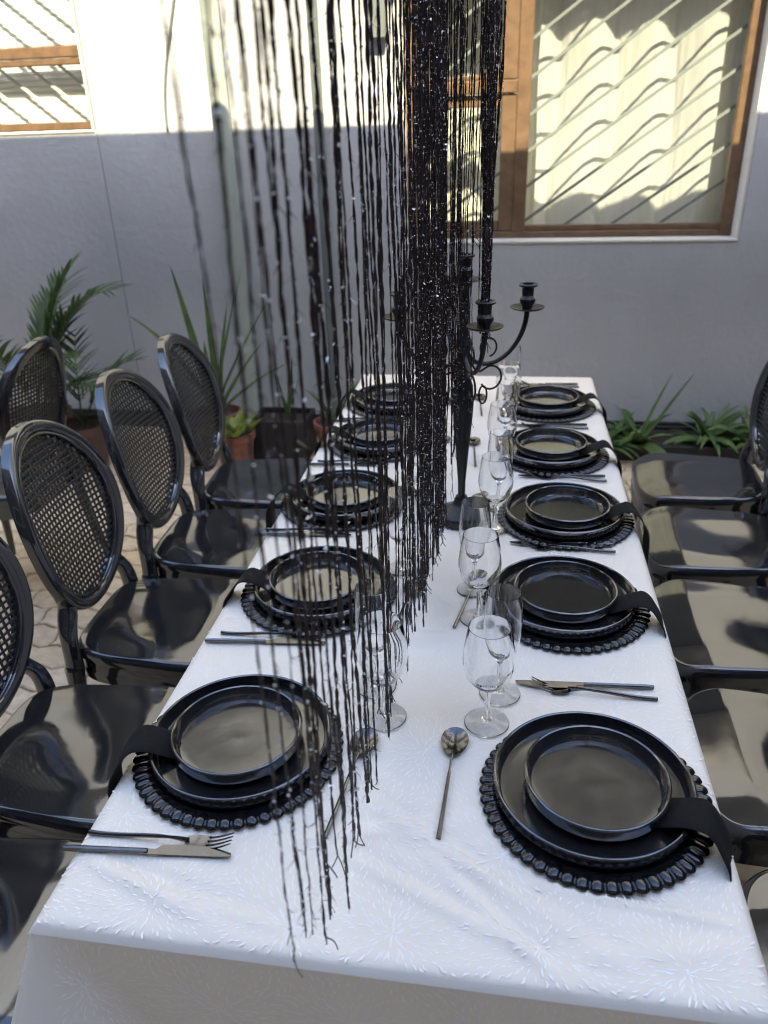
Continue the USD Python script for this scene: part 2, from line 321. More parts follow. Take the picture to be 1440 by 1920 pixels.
# left window
win2 = thing('timber_window', label='brown timber window with white blind at the top left corner of the photo', cat='window')
x0, x1, z0, z1 = W2; x0 += .012; x1 -= .012
obj('window_frame', cat_([member(x0, x0+.05, z0, z1-.012), member(x1-.05, x1, z0+.042, z1-.012, -.0, .05), member(x0+.05, x1, z0+.002, z0+.042, -.03, .085), member(x0+.05, x1-.05, z1-.06, z1-.012)]), wood, win2)
obj('transom', member(x0+.05, x1-.05, 1.951, 2.003, -.008, .042), wood, win2)
obj('top_rail', member(x0+.05, x1-.05, 1.918, 1.948, -.002, .034), wood, win2)
for a in ((x0+.05, x1-.05, z0+.042, 1.918), (x0+.05, x1-.05, 2.003, z1-.06)):
    obj('pane', box(a[0], a[1], FY+.030, FY+.033, a[2], a[3]), pane_mat, win2, smooth=False)
bars((x0+.03, x1-.02, z0+.02, z1-.03), -.80, [(-2.30+.175*k, 1.95) for k in range(-6, 6)], win2, .018)
blind = thing('venetian_blind', label='white slatted blind behind the bars of the top left window', cat='blind')
k = 0; z = z0-.03
while z < z1:
    # cambered slat: its lower edge turns under and reads as a fine line
    pr = []
    for t_ in np.linspace(-1, 1, 6):
        pr.append((-.0052*math.cos(t_*1.25)*1.0 + .0016*t_, .0125*t_))
    va = [(X_, FY+.118+d, z+h) for X_ in (x0-.05, x1+.06) for d, h in pr] + [(X_, FY+.119+d, z+h) for X_ in (x0-.05, x1+.06) for d, h in pr]
    fa = grid_faces(2, 6) + [(12+p, 12+r_, 12+q_) for p, q_, r_ in grid_faces(2, 6)]
    m = TM(va, fa)
    obj('slat', m, blind_mat, blind, smooth=True); z += .0262

# pipes and box on the wall, and a wire shadow modelled as a tube
tag(obj('downpipe', fixn(tube([(-1.327, WY-.058, z) for z in (0.03, 1.0, 2.0, 3.0, 5.5)], .045, 20)), pipe_mat), 'pale green downpipe running up the wall behind the near strings', 'pipe')
tag(obj('conduit', fixn(tube([(-.842, WY-.035, z) for z in (0.12, 1.0, 2.0, 3.0, 5.5)], .026, 16)), grey_pipe), 'thin grey conduit on the wall to the right of the pale downpipe', 'pipe')
tag(obj('junction_box', cbox(-.585, -.497, WY-.06, WY-.002, 1.95, 2.25, .006), grey_pipe), 'small grey metal box fixed to the wall beside the timber window', 'box')
tag(obj('wire_shadow_tube', fixn(tube(spline([(-1.50, WY-.008, 2.6), (-1.515, WY-.008, 2.16), (-1.592, WY-.008, 1.91), (-1.618, WY-.008, 1.80), (-1.637, WY-.008, 1.597)], 60), .0065, 8)), grey_pipe), 'thin dark tube standing in for a bowed wire shadow on the sunlit wall', 'wire_shadow')  # dark tube stands in for the shadow of a hanging wire

# house behind the camera whose shadow covers the courtyard
OY = -2.3; OZ = 1.30 + (WY-OY)*math.tan(SUN_EL)*math.sqrt(1+.25**2)
opp = thing('opposite_house', label='tall plain house behind the camera that shades the courtyard', cat='house')
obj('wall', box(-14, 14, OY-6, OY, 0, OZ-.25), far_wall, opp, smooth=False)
obj('roof', box(-14.2, 14.2, OY-6.2, OY, OZ-.248, OZ), roof_mat, opp, smooth=False)
for i in range(9):
    for j in range(3):
        cx = -11 + i*2.75; cz = 1.6+2.7*j
        f = obj('window', cat_([box(cx-.6, cx+.6, OY+.002, OY+.05, cz-.62, cz-.55), box(cx-.6, cx+.6, OY+.002, OY+.05, cz+.55, cz+.62), box(cx-.62, cx-.55, OY+.003, OY+.052, cz-.6, cz+.6), box(cx+.55, cx+.62, OY+.003, OY+.052, cz-.6, cz+.6)]), white_plaster, opp, smooth=False)
        obj('pane', box(cx-.55, cx+.55, OY+.001, OY+.02, cz-.55, cz+.55), dark_glass, opp, smooth=False)

for x_, h_, lab in ((-5.2, 4.6, 'plain side wall added out of view on the left to cut horizon light'), (3.6, 4.2, 'plain side wall added out of view on the right to cut horizon light')):
    tag(obj('added_side_wall', box(min(x_, x_*1.04), max(x_, x_*1.04), OY+.01, WY-.02, -.02, h_), far_wall, smooth=False), lab, 'wall')  # side walls added out of view to block low sky light
# added overhead beam, out of view, whose far edge throws the straight shadow line on the house wall; the tall house behind shades the rest
CEY = 3.05; CEZ = 1.597 + (WY-CEY)*math.tan(SUN_EL)*math.sqrt(1+.25**2)
shade_rig = thing('shade_frame', label='white steel pergola added out of view to throw the straight wall shadow', cat='shade_frame')
obj('beam', cbox(-4.2, 4.6, CEY-.50, CEY, CEZ-.10, CEZ, .002), canopy_paint, shade_rig)
for xx_ in (-.62, .58): obj('rafter', cbox(xx_-.03, xx_+.03, OY+.002, CEY-.501, CEZ-.09, CEZ-.01, .003), canopy_paint, shade_rig)
for xx_ in (-4.1, 4.5): obj('post', cbox(xx_-.04, xx_+.04, CEY-.30, CEY-.22, 0, CEZ-.101, .003), canopy_paint, shade_rig)

# ---------------------------------------------------------------- table and cloth
TX, TY0, TY1, TZ = 0.425, 0.535, 2.835, 0.75
tbl = thing('banquet_table', (0, 0, 0), label='long trestle table hidden under the white cloth', cat='table')
obj('tabletop', cbox(-TX+.006, TX-.006, TY0+.006, TY1-.006, TZ-.035, TZ-.007, .004), tabletop_mat, tbl)
for yy_ in (TY0+.25, (TY0+TY1)/2, TY1-.25):
    for sx in (-1, 1): obj('leg', fixn(tube([(sx*.30, yy_, TZ-.04), (sx*.36, yy_, 0)], .016, 10)), iron_mat, tbl)

def wrinkle(x, y):
    P = np.stack([np.asarray(x)*7, np.asarray(y)*4, np.zeros_like(x)], -1)
    w = (meshkit.fbm(P, 3, 3)-.5)*.0042
    w = w + (meshkit.noise(np.stack([np.asarray(x)*26+np.asarray(y)*9, np.asarray(y)*20, np.zeros_like(x)], -1), 5)-.5)*.0011
    # pressed fold lines and a few drag creases at the near end
    for (cx, cy, ang, ln, a, wd) in ((.10, .68, -.55, .16, .0030, .011), (.05, .63, -.42, .20, .0022, .010), (-.30, .60, -.35, .12, .0026, .012), (-.22, .59, -.2, .10, .0016, .010),
                                     (.14, .60, -.75, .14, .0024, .009), (.30, .655, -.12, .16, .0020, .006), (-.05, .72, .3, .16, .0012, .012), (.33, .60, .2, .12, .0012, .014)):
        dx, dy = x-cx, y-cy; u = dx*math.cos(ang)+dy*math.sin(ang); v = -dx*math.sin(ang)+dy*math.cos(ang)
        a = a*2.0; w = w + a*np.exp(-(u/ln)**2-(v/wd)**2) - .6*a*np.exp(-(u/ln)**2-((v-1.7*wd)/wd)**2)
    for c in (-.19, .20): w = w + .0011*np.exp(-((x-c-.004*np.sin(y*9))/.0035)**2)
    for c in (.72, 1.19, 1.66, 2.13, 2.6): w = w + .0011*np.exp(-((y-c-.004*np.sin(x*9))/.0035)**2)
    edge = np.minimum(np.minimum(TX-np.abs(x), y-TY0), TY1-y)
    return w*sstep(0, .05, edge)
def outline(t):
    """Rounded rectangle, t = arc length from the near left corner going right; returns point and outward normal."""
    r = .012; w, l = 2*TX, TY1-TY0
    segs = [((-TX+r, TY0), (1, 0), w-2*r), None, ((TX, TY0+r), (0, 1), l-2*r), None, ((TX-r, TY1), (-1, 0), w-2*r), None, ((-TX, TY1-r), (0, -1), l-2*r), None]
    cen = {1: ((TX-r, TY0+r), -PI/2), 3: ((TX-r, TY1-r), 0), 5: ((-TX+r, TY1-r), PI/2), 7: ((-TX+r, TY0+r), PI)}
    for k, s in enumerate(segs):
        L = s[2] if s else r*PI/2
        if t <= L or k == 7:
            if s:
                p = np.array(s[0])+np.array(s[1])*t; return p, np.array([s[1][1], -s[1][0]], float)
            c, a0 = cen[k]; a = a0+t/r; n = np.array([math.cos(a), math.sin(a)]); return np.array(c)+r*n, n
        t -= L
PER = 2*(2*TX-.024)+2*(TY1-TY0-.024)+2*PI*.012
w_, l_ = 2*TX-.024, TY1-TY0-.024; q = .012*PI/2
corners = [0-q/2, w_+q/2, w_+q+l_+q/2, 2*w_+2*q+l_+q/2]
def skirt(t, s):
    """Point on the hanging cloth at arc length t, s metres below the table edge."""
    p, n = outline(t % PER)
    dc = min(abs((t-c+PER/2) % PER-PER/2) for c in corners)
    on_side = t % PER > w_+q and not (w_+q+l_+q < t % PER < 2*w_+2*q+l_+q)
    fold = .5+.5*math.sin(t*17+1.3*math.sin(t*5))
    f = s*(.03+.035*fold*min(1, s/.3)) * (0.35 if on_side else 1)
    f += s*.36*math.exp(-(dc/(.035+.30*s))**2)
    if not on_side: f += .012*s/.1*math.exp(-((dc-.62*s-.02)/(.04+.05*s))**2)*(-.55)
    return np.array([p[0]+n[0]*(f+.0), p[1]+n[1]*f, TZ-.012-s]), n
# top sheet
nx, ny = 171, 461
X = np.linspace(-TX, TX, nx); Y = np.linspace(TY0, TY1, ny); XX, YY = np.meshgrid(X, Y, indexing='ij')
edge = np.minimum(np.minimum(TX-np.abs(XX), YY-TY0), TY1-YY)
rr = .020
ZZ = TZ + wrinkle(XX, YY) - (rr-np.sqrt(np.maximum(0, rr**2-np.maximum(0, rr-edge)**2)))*.6
top = TM(np.stack([XX, YY, ZZ], -1).reshape(-1, 3), grid_faces(nx, ny))
ts = np.concatenate([np.linspace(0, w_, 160, endpoint=False), np.linspace(w_, w_+q, 10, endpoint=False), np.linspace(w_+q, w_+q+l_, 150, endpoint=False), np.linspace(w_+q+l_, w_+2*q+l_, 8, endpoint=False),
                     np.linspace(w_+2*q+l_, 2*w_+2*q+l_, 60, endpoint=False), np.linspace(2*w_+2*q+l_, 2*w_+3*q+l_, 8, endpoint=False), np.linspace(2*w_+3*q+l_, 2*w_+3*q+2*l_, 150, endpoint=False), np.linspace(PER-q, PER, 10, endpoint=False)])
ss = np.r_[0, np.linspace(.004, .62, 44)]
V = np.array([[skirt(t, s)[0] for s in ss] for t in ts])
sk = TM(V.reshape(-1, 3), grid_faces(len(ts), len(ss), True, False)); sk.invert()
cloth = thing('tablecloth', label='white jacquard cloth with starburst weave draped over the long table', cat='tablecloth')
obj('cloth_top', fixn(top) if False else top, cloth_mat, cloth, smooth=True)
obj('cloth_drop', sk, cloth_mat, cloth, smooth=True)
# starburst weave: raised satin dashes
from scipy.interpolate import RegularGridInterpolator
wr_i = RegularGridInterpolator((X, Y), wrinkle(XX, YY), method='nearest')
cent = []
for i in range(-4, 5):
    for j in range(-5, 20):
        cent.append((i*.165+(.0825 if j % 2 else 0)+rng.uniform(-.028, .028)+.03, TY0+.05+j*.145+rng.uniform(-.025, .025)))
cent = np.array(cent)
dv, df = [], []
def add_dash(p, d, side, nrm, ln, wd):
    b = len(dv)
    bend = side*ln*rng.uniform(-.22, .22)
    pts = [p-d*ln/2, p+bend, p+d*ln/2]
    for k_, pp in enumerate(pts):
        ww = wd*(.55 if k_ != 1 else 1)
        dv.extend([pp+side*ww/2+nrm*.00015, pp+nrm*.00035, pp-side*ww/2+nrm*.00015])
    for k_ in (0, 3):
        for e in (0, 1):
            a = b+k_+e; df.extend([(a, a+1, a+4), (a, a+4, a+3)])
for ci, c in enumerate(cent):
    for k_ in range(16):
        r = .006+.0085*k_ + rng.uniform(-.001, .001); n_ = max(6, int(2*PI*r/.0100)) if k_ else 7
        ph = rng.uniform(0, 6.28)
        for a_ in range(n_):
            an = ph+2*PI*a_/n_+rng.uniform(-.25, .25)/max(1, n_/8); rj = r+rng.uniform(-.003, .003)
            pt = c+rj*np.array([math.cos(an), math.sin(an)])
            d2 = ((cent-pt)**2).sum(1)
            if d2.argmin() != ci or rng.random() < .05: continue
            ln = rng.uniform(.0055, .0095)*(1.5 if k_ < 4 else 1); wd = rng.uniform(.0016, .0025)
            d = np.array([math.cos(an+rng.uniform(-.25, .25)), math.sin(an+rng.uniform(-.25, .25)), 0])
            if abs(pt[0]) < TX-.008 and TY0+.008 < pt[1] < TY1-.01:
                z = TZ+float(wr_i((pt[0], pt[1])))
                d /= np.linalg.norm(d); add_dash(np.array([pt[0], pt[1], z]), d, np.array([-d[1], d[0], 0]), np.array([0, 0, 1.]), ln, wd)
            elif pt[1] <= TY0-.004 and abs(pt[0]) < TX-.03:
                t0 = pt[0]+TX-.012; s0 = TY0-pt[1]
                if s0 > .55 or t0 < .01 or t0 > w_-.01: continue
                P0 = skirt(t0, s0)[0]; dt = (skirt(t0+.004, s0)[0]-P0)/.004; ds = (skirt(t0, s0+.004)[0]-P0)/.004
                d3 = d[0]*dt - d[1]*ds; d3 /= np.linalg.norm(d3); nr = np.cross(ds, dt); nr /= np.linalg.norm(nr)
                if nr[1] > 0: nr = -nr
                add_dash(P0, d3, np.cross(nr, d3), nr, ln, wd)
obj('woven_dashes', TM(dv, df), dash_mat, cloth, smooth=False, kind='stuff')

# ---------------------------------------------------------------- chairs
def seat_mesh():
    N = 72; th = np.linspace(0, 2*PI, N, endpoint=False)
    def outl(sc):
        c, s = np.cos(th), np.sin(th); e = 2/4.6
        x = .208*np.sign(c)*np.abs(c)**e; y = np.sign(s)*np.abs(s)**e*(.198+.018*(x/.208)); x = x+.012*np.cos(y/.21*PI/2)*(x > 0)
        return x*sc, y*sc
    rows = []
    def ztop(x, y): return .458-.013*np.exp(-((x+.03)/.13)**2-(y/.15)**2)-.020*sstep(.11, .21, x)-.006*sstep(.1, .2, np.abs(y))
    for r in np.linspace(.04, .93, 18):
        x, y = outl(r); rows.append(np.stack([x, y, ztop(x, y)], -1))
    x9, y9 = outl(.93); z9 = ztop(x9, y9)
    for a in np.linspace(.15, 1, 6)*PI/2:
        k = .93+.07*math.sin(a); x, y = outl(k); rows.append(np.stack([x, y, z9-.018*(1-math.cos(a))], -1))
    for dz, k in ((.030, 1.0), (.034, .985), (.062, .98), (.066, .992), (.088, .990)):
        x, y = outl(k); rows.append(np.stack([x, y, z9-dz], -1))
    x, y = outl(.95); rows.append(np.stack([x, y, z9-.088], -1)); x, y = outl(.93); rows.append(np.stack([x, y, z9-.03], -1)); x, y = outl(.05); rows.append(np.stack([x, y, np.full(N, .425)], -1))
    v = np.vstack(rows); f = grid_faces(len(rows), N, False, True)
    k = len(v); v = np.vstack([v, [[0, 0, ztop(0., 0.)], [0, 0, .425]]])
    for j in range(N): f += [(k, j, (j+1) % N), (k+1, (len(rows)-1)*N+(j+1) % N, (len(rows)-1)*N+j)]
    return fixn(TM(v, f))
BXC, BZC, BA, BB, TILT = -.232, .735, .206, .250, math.radians(11)
def back(y, s, n):
    """y across, s up along the back, n forward."""
    y, s, n = map(np.asarray, (y, s, n)); bow = .030*(y/.2)**2 - .012*(s/.25)**2
    return np.stack(np.broadcast_arrays(BXC - np.sin(TILT)*s + np.cos(TILT)*(n+bow), y, BZC + np.cos(TILT)*s + np.sin(TILT)*(n+bow)), -1)
def ring(a, b, sec):
    N = 72; th = np.linspace(0, 2*PI, N, endpoint=False); rows = []
    for (dr, n) in sec: rows.append(back((a+dr)*np.cos(th), (b+dr)*np.sin(th), n))
    v = np.stack(rows, 1).reshape(-1, 3); return fixn(TM(v, grid_faces(N, len(sec), True, True)))
def strand_set():
    ms = []; ai, bi = BA-.030, BB-.030; pitch = .0152
    def strip(ys, s_, w, n0, th, along):
        rows = []
        for k in range(len(ys)):
            for (dw, dn) in ((-w/2, 0), (-w/2, th), (w/2, th), (w/2, 0)):
                rows.append(back(ys[k]+(0 if along == 'y' else dw), s_[k]+(dw if along == 'y' else 0), n0+dn))
        return TM(np.array(rows).reshape(-1, 3), grid_faces(len(ys), 4, False, True))
    for k in range(-13, 14):
        y = k*pitch
        if abs(y) < ai-.004:
            h = bi*math.sqrt(1-(y/ai)**2); s_ = np.linspace(-h, h, 9); ms.append(strip(np.full(9, y), s_, .0046, -.003, .0032, 's'))
    for k in range(-16, 17):
        s0 = k*pitch
        if abs(s0) < bi-.004:
            h = ai*math.sqrt(1-(s0/bi)**2); y_ = np.linspace(-h, h, 11); ms.append(strip(y_, np.full(11, s0), .0056, .000, .0042, 'y'))
    return fixn(cat_(ms))
def rbox_path(P, wy, wx, n=12):
    return fixn(tube(P, wx, n, ry=wy, up=(0, 1, 0)))
def make_chair(**t):
    c = thing('cane_back_chair', **t)
    obj('seat', seat_mesh(), chair_mat, c, smooth=45)
    sec = [(0, -.014), (.0, .006), (-.004, .013), (-.012, .017), (-.026, .015), (-.030, .010), (-.033, .012), (-.038, .012), (-.041, .007), (-.041, -.010), (-.034, -.017), (-.008, -.018)]
    obj('oval_frame', ring(BA, BB, sec), chair_mat, c, smooth=40)
    obj('cane_panel', strand_set(), cane_mat, c, smooth=False)
    for sy in (-1, 1):
        a = math.radians(-62); p0 = back(sy*(BA-.014)*math.cos(a), (BB-.014)*math.sin(a), -.002)
        a2 = math.radians(-40); pm = back(sy*(BA-.018)*math.cos(a2), (BB-.018)*math.sin(a2), -.004)
        P = spline([pm, .35*p0+.65*np.array([-.205, sy*.150, .555]), (-.196, sy*.158, .50), (-.190, sy*.172, .43), (-.195, sy*.176, .37)], 22)
        obj('stile', rbox_path(P, np.interp(np.linspace(0, 1, 22), [0, .3, .55, 1], [.020, .028, .023, .025]), .0155), chair_mat, c)
        P = spline([(-.192, sy*.176, .40), (-.197, sy*.178, .30), (-.225, sy*.182, .14), (-.268, sy*.187, 0)], 16)
        obj('leg', rbox_path(P, np.linspace(.024, .013, 16), np.linspace(.022, .013, 16)), chair_mat, c)
        P = spline([(.172, sy*.170, .40), (.176, sy*.171, .26), (.180, sy*.172, .1), (.185, sy*.173, 0)], 12)
        obj('leg', rbox_path(P, np.linspace(.024, .012, 12), np.linspace(.023, .012, 12)), chair_mat, c)
    return c
CG = 'black cane-back chairs along the table'
SEATX = .725
left = [(-SEATX, .70, 0, 'black oval-back chair nearest the camera on the left, only its seat in view'),
        (-SEATX-.005, 1.135, .0, 'second black oval-back chair from the front on the left side of the table'),
        (-SEATX-.01, 1.61, .02, 'third black oval-back chair from the front on the left, whole back in view'),
        (-SEATX-.01, 2.06, .03, 'fourth black oval-back chair from the front on the left side of the table'),
        (-SEATX-.015, 2.50, .06, 'farthest black oval-back chair on the left, before the terracotta pot')]
right = [(SEATX+.01, .80, PI, 'black chair nearest the camera on the right, only its dark apron corner in view'),
         (SEATX, 1.27, PI, 'black chair beside the large front setting on the right of the table'),
         (SEATX, 1.735, PI, 'black chair on the right whose seat mirrors a bright oval'),
         (SEATX+.03, 2.195, PI-.02, 'second farthest black chair on the right, broad grey sheen on its seat'),
         (SEATX+.075, 2.66, PI-.05, 'farthest black chair on the right, its oval back cut by the photo edge')]
ch0 = None
for (x, y, rz, lab) in left+right:
    if ch0 is None: ch0 = make_chair(loc=(x, y, 0), rz=rz, label=lab, cat='chair', group=CG)
    else: copy(ch0, 'cane_back_chair', (x, y, 0), rz, label=lab, cat='chair', group=CG)
copy(ch0, 'cane_back_chair', (-1.755, 2.44, 0), math.radians(178), label='black oval-back chair turned away, standing apart at the far left by the palm', cat='chair')

# ---------------------------------------------------------------- table settings
def charger_mesh():
    n = 52*10; th = np.linspace(0, 2*PI, n, endpoint=False); u = (th*52/(2*PI)) % 1
    bead = np.sqrt(np.maximum(0, 1-(2*u-1)**2))
    rows = [(0*th+.002, 0*th+.004), (0*th+.125, 0*th+.004), (0*th+.129, .006+0*th)]
    for k in (0, .15, .35, .6, .8, .93, 1):
        r = .131+(.0265-.0075*(1-bead))*k; h = .0042+.0048*bead*max(0, 1-(2*k-1)**4)+.003*(1-k)
        rows.append((r, h))
    rows += [(.1565-.006*(1-bead), .0035+0*th), (.150+0*th, .0015+0*th), (.125+0*th, .0008+0*th), (.002+0*th, .0008+0*th)]
    v = np.vstack([np.stack([r*np.cos(th), r*np.sin(th), h], -1) for r, h in rows])
    return fixn(TM(v, grid_faces(len(rows), n, False, True)))
def plate_mesh(R, h, n=96):
    p = [(.001, .0), (R*.72, .0), (R*.75, .002), (R-.012, .0024), (R-.003, .006), (R, .013), (R+.0005, h-.002), (R-.0010, h-.0003), (R-.0025, h), (R-.0042, h-.001), (R-.0048, h-.004), (R-.006, .012), (R-.011, .0065), (R-.022, .0055), (R*.4, .0050), (.001, .0048)]
    return lathe(p, n)
def spoon_mesh():
    ms = []
    a = np.linspace(0, 2*PI, 28, endpoint=False)
    rows = []
    def pos(r, low):
        y = .178+.0305*np.cos(a)*r; w = .0205*np.sin(a)*r*(1+.12*np.cos(a)); z = .0060-.0062*(1-r**2)+.002-(.0011 if low else 0)
        return np.stack([w, y, np.full_like(a, z)], -1)
    for r in (.02, .3, .55, .75, .9, 1.0): rows.append(pos(r, False))
    for r in (1.0, .9, .7, .4, .02): rows.append(pos(r, True))
    ms.append(TM(np.vstack(rows), grid_faces(len(rows), 28, False, True)))
    P = spline([(0, .150, .0068), (0, .138, .0085), (0, .10, .0075), (0, .05, .0045), (0, 0, .0032)], 20)
    ms.append(tube(P, np.interp(np.linspace(0, 1, 20), [0, .1, .22, .25, 1], [.0020, .0020, .0016, .0026, .0034]), 8, ry=np.interp(np.linspace(0, 1, 20), [0, .2, .3, 1], [.0034, .0022, .0030, .0036])))
    return fixn(cat_(ms))
def fork_mesh():
    ms = []
    P = spline([(0, 0, .0032), (0, .06, .0048), (0, .105, .0078), (0, .128, .0065), (0, .140, .0042)], 22)
    ms.append(tube(P, np.interp(np.linspace(0, 1, 22), [0, .7, .8, 1], [.0034, .0026, .0016, .0018]), 8, ry=np.interp(np.linspace(0, 1, 22), [0, .7, .8, 1], [.0036, .0030, .0024, .0060])))
    hz = lambda y: .0042-.0028*np.sin((y-.138)/.026*PI/2)+.010*np.clip((y-.158)/.042, 0, 1)**1.6
    ys = np.linspace(.136, .166, 10); wd = np.interp(ys, [.136, .142, .150, .166], [.006, .0098, .0118, .0122]); rows = []
    for y, w in zip(ys, wd): rows.append([(-w, y, hz(y)+.0008), (0, y, hz(y)), (w, y, hz(y)+.0008), (w, y, hz(y)-.0006), (0, y, hz(y)-.0014), (-w, y, hz(y)-.0006)])
    ms.append(TM(np.array(rows).reshape(-1, 3), grid_faces(10, 6, False, True)))
    for k in range(4):
        x = (-1.5+k)*.0063; ys = np.linspace(.164, .200, 8)
        ms.append(tube([(x*(1-.1*i/7), y, hz(y)) for i, y in enumerate(ys)], np.linspace(.0010, .0006, 8), 6, ry=np.linspace(.0021, .0010, 8)))
    return fixn(cat_(ms))
def knife_mesh():
    P = np.array([(0, y, .0042) for y in np.linspace(0, .112, 10)])
    h = tube(P, np.interp(np.linspace(0, 1, 10), [0, .06, 1], [.0030, .0038, .0034]), 8, ry=np.interp(np.linspace(0, 1, 10), [0, .06, 1], [.0040, .0050, .0044]))
    ol = [(-.0035, .108), (-.0035, .122), (-.0105, .130), (-.0115, .16), (-.0095, .195), (-.002, .222), (.0035, .2235), (.0048, .21), (.0048, .108)]
    b = trimesh.creation.extrude_polygon(Polygon(ol), .0016, engine='earcut'); b.apply_translation((0, 0, .0034))
    return fixn(cat_([h, b]))
def glass_profile(foot, stem, bowl, t=.0013):
    """Outer outline from the foot up to the rim, then back down the inside of the bowl."""
    return lathe([(.0005, 0), (foot-.002, 0), (foot, .0012), (foot-.002, .0026), (foot*.55, .0046), (.0095, .0085), (.0052, .014), (.0040, .022), (.0038, stem*.6), (.0046, stem-.006), (.0075, stem-.001)]
                 + bowl + [(r-t if r-t > .0004 else .0004, z+(.0018 if i == len(bowl)-1 else 0)) for i, (r, z) in enumerate(bowl[::-1])], 40)
def goblet_mesh():
    bowl = [(.012, .071), (.024, .080), (.0335, .094), (.0380, .110), (.0392, .122), (.0380, .140), (.0350, .160), (.0318, .180)]
    m = [(.0004, .0745)]
    return lathe([(.0005, 0), (.0330, 0), (.0350, .0012), (.0330, .0028), (.020, .0048), (.0095, .0085), (.0052, .014), (.0042, .024), (.0042, .045), (.0050, .060), (.0072, .067)]
                 + bowl + [(.0308, .1806)] + [(r-.0019, z+.0004) for r, z in bowl[::-1][1:-1]] + [(.011, .0765), (.0005, .0745)], 44)
def flute_mesh():
    bowl = [(.012, .075), (.0215, .086), (.0278, .104), (.0305, .126), (.0308, .145), (.0290, .170), (.0262, .195)]
    return lathe([(.0005, 0), (.0315, 0), (.0335, .0012), (.0315, .0028), (.019, .0048), (.0095, .0085), (.0050, .014), (.0042, .024), (.0042, .050), (.0050, .064), (.0072, .070)]
                 + bowl + [(.0252, .1956)] + [(r-.0019, z+.0004) for r, z in bowl[::-1][1:-1]] + [(.0105, .081), (.0005, .0788)], 44)
def napkin_mesh(L, side):
    """Folded strip running along +x from under the side plate over the rims and down past the table edge."""
    P = spline([(.02, 0, .0193), (.080, 0, .0195), (.100, 0, .030), (.124, -.002, .0440), (.137, -.003, .0462), (.149, -.006, .040), (.162, -.010, .024), (.172, -.014, .010), (.1765, -.017, -.004), (.179, -.019, -.03), (.180, -.02, -.07), (.181, -.021, -.16)], 60)
    P[:, 1] *= side
    rows = []
    T = np.gradient(P, axis=0)
    for k, p in enumerate(P):
        d = T[k]/np.linalg.norm(T[k]); s = np.array([-.18*side if p[0] > .13 else 0., 1., 0.]); s /= np.linalg.norm(s); n = np.cross(d, s); n /= np.linalg.norm(n)
        if n[2] < 0 and abs(n[2]) > .3: n = -n
        hw = .029; u = k/59
        sag = .0025*math.sin(u*9)
        r = []
        for (a, b) in ((-1, 0), (-.92, .0018), (-.5, .0024+sag*.4), (0, .0022+sag), (.5, .0026+sag*.5), (.92, .0018), (1, 0), (.9, -.0004), (0, -.0004), (-.9, -.0004)):
            r.append(p+s*hw*a+n*b)
        rows.append(r)
    return fixn(TM(np.array(rows).reshape(-1, 3), grid_faces(60, 10, False, True)))
ordn = ['front', 'second', 'third', 'fourth', 'farthest']
R = [(.256, .818), (.243, 1.296), (.262, 1.668), (.247, 2.06), (.248, 2.475)]
L = [(-.262, .850), (-.240, 1.293), (-.272, 1.705), (-.246, 2.12), (-.256, 2.475)]
protos = {}
NAP = {1: [-.42, -.22, -.1, -.1, -.06], -1: [.30, .12, .1, .1, .06]}
def put(kind, mesh_fn, m, loc, rz, label, cat, group, smooth=35, rx=0, ry=0):
    if kind not in protos:
        protos[kind] = obj(kind.strip('/'), mesh_fn(), m, None, smooth); p = protos[kind]; place(p, loc, rz); return tag(p, label, cat, group)
    return copy(protos[kind], kind.strip('/'), loc, rz, label=label, cat=cat, group=group)
def where(i, side):
    s = 'right' if side > 0 else 'left'
    return {0: f'front setting on the {s}', 4: f'farthest setting on the {s}'}.get(i, f'{ordn[i]} setting from the front on the {s}')
def cloth_z(x, y): return TZ+float(wrinkle(np.array([x]), np.array([y]))[0])
Rg = [((.105, .950), (.124, 1.022)), ((.080, 1.235), (.066, 1.335)), ((.100, 1.600), (.108, 1.715)), ((.108, 1.96), (.118, 2.10)), ((.122, 2.35), (.130, 2.50))]
Lg = [((-.055, .945), (-.080, 1.016)), ((-.085, 1.40), (-.060, 1.47)), ((-.10, 1.80), (-.09, 1.90)), ((-.09, 2.20), (-.10, 2.31)), ((-.10, 2.54), (-.11, 2.64))]
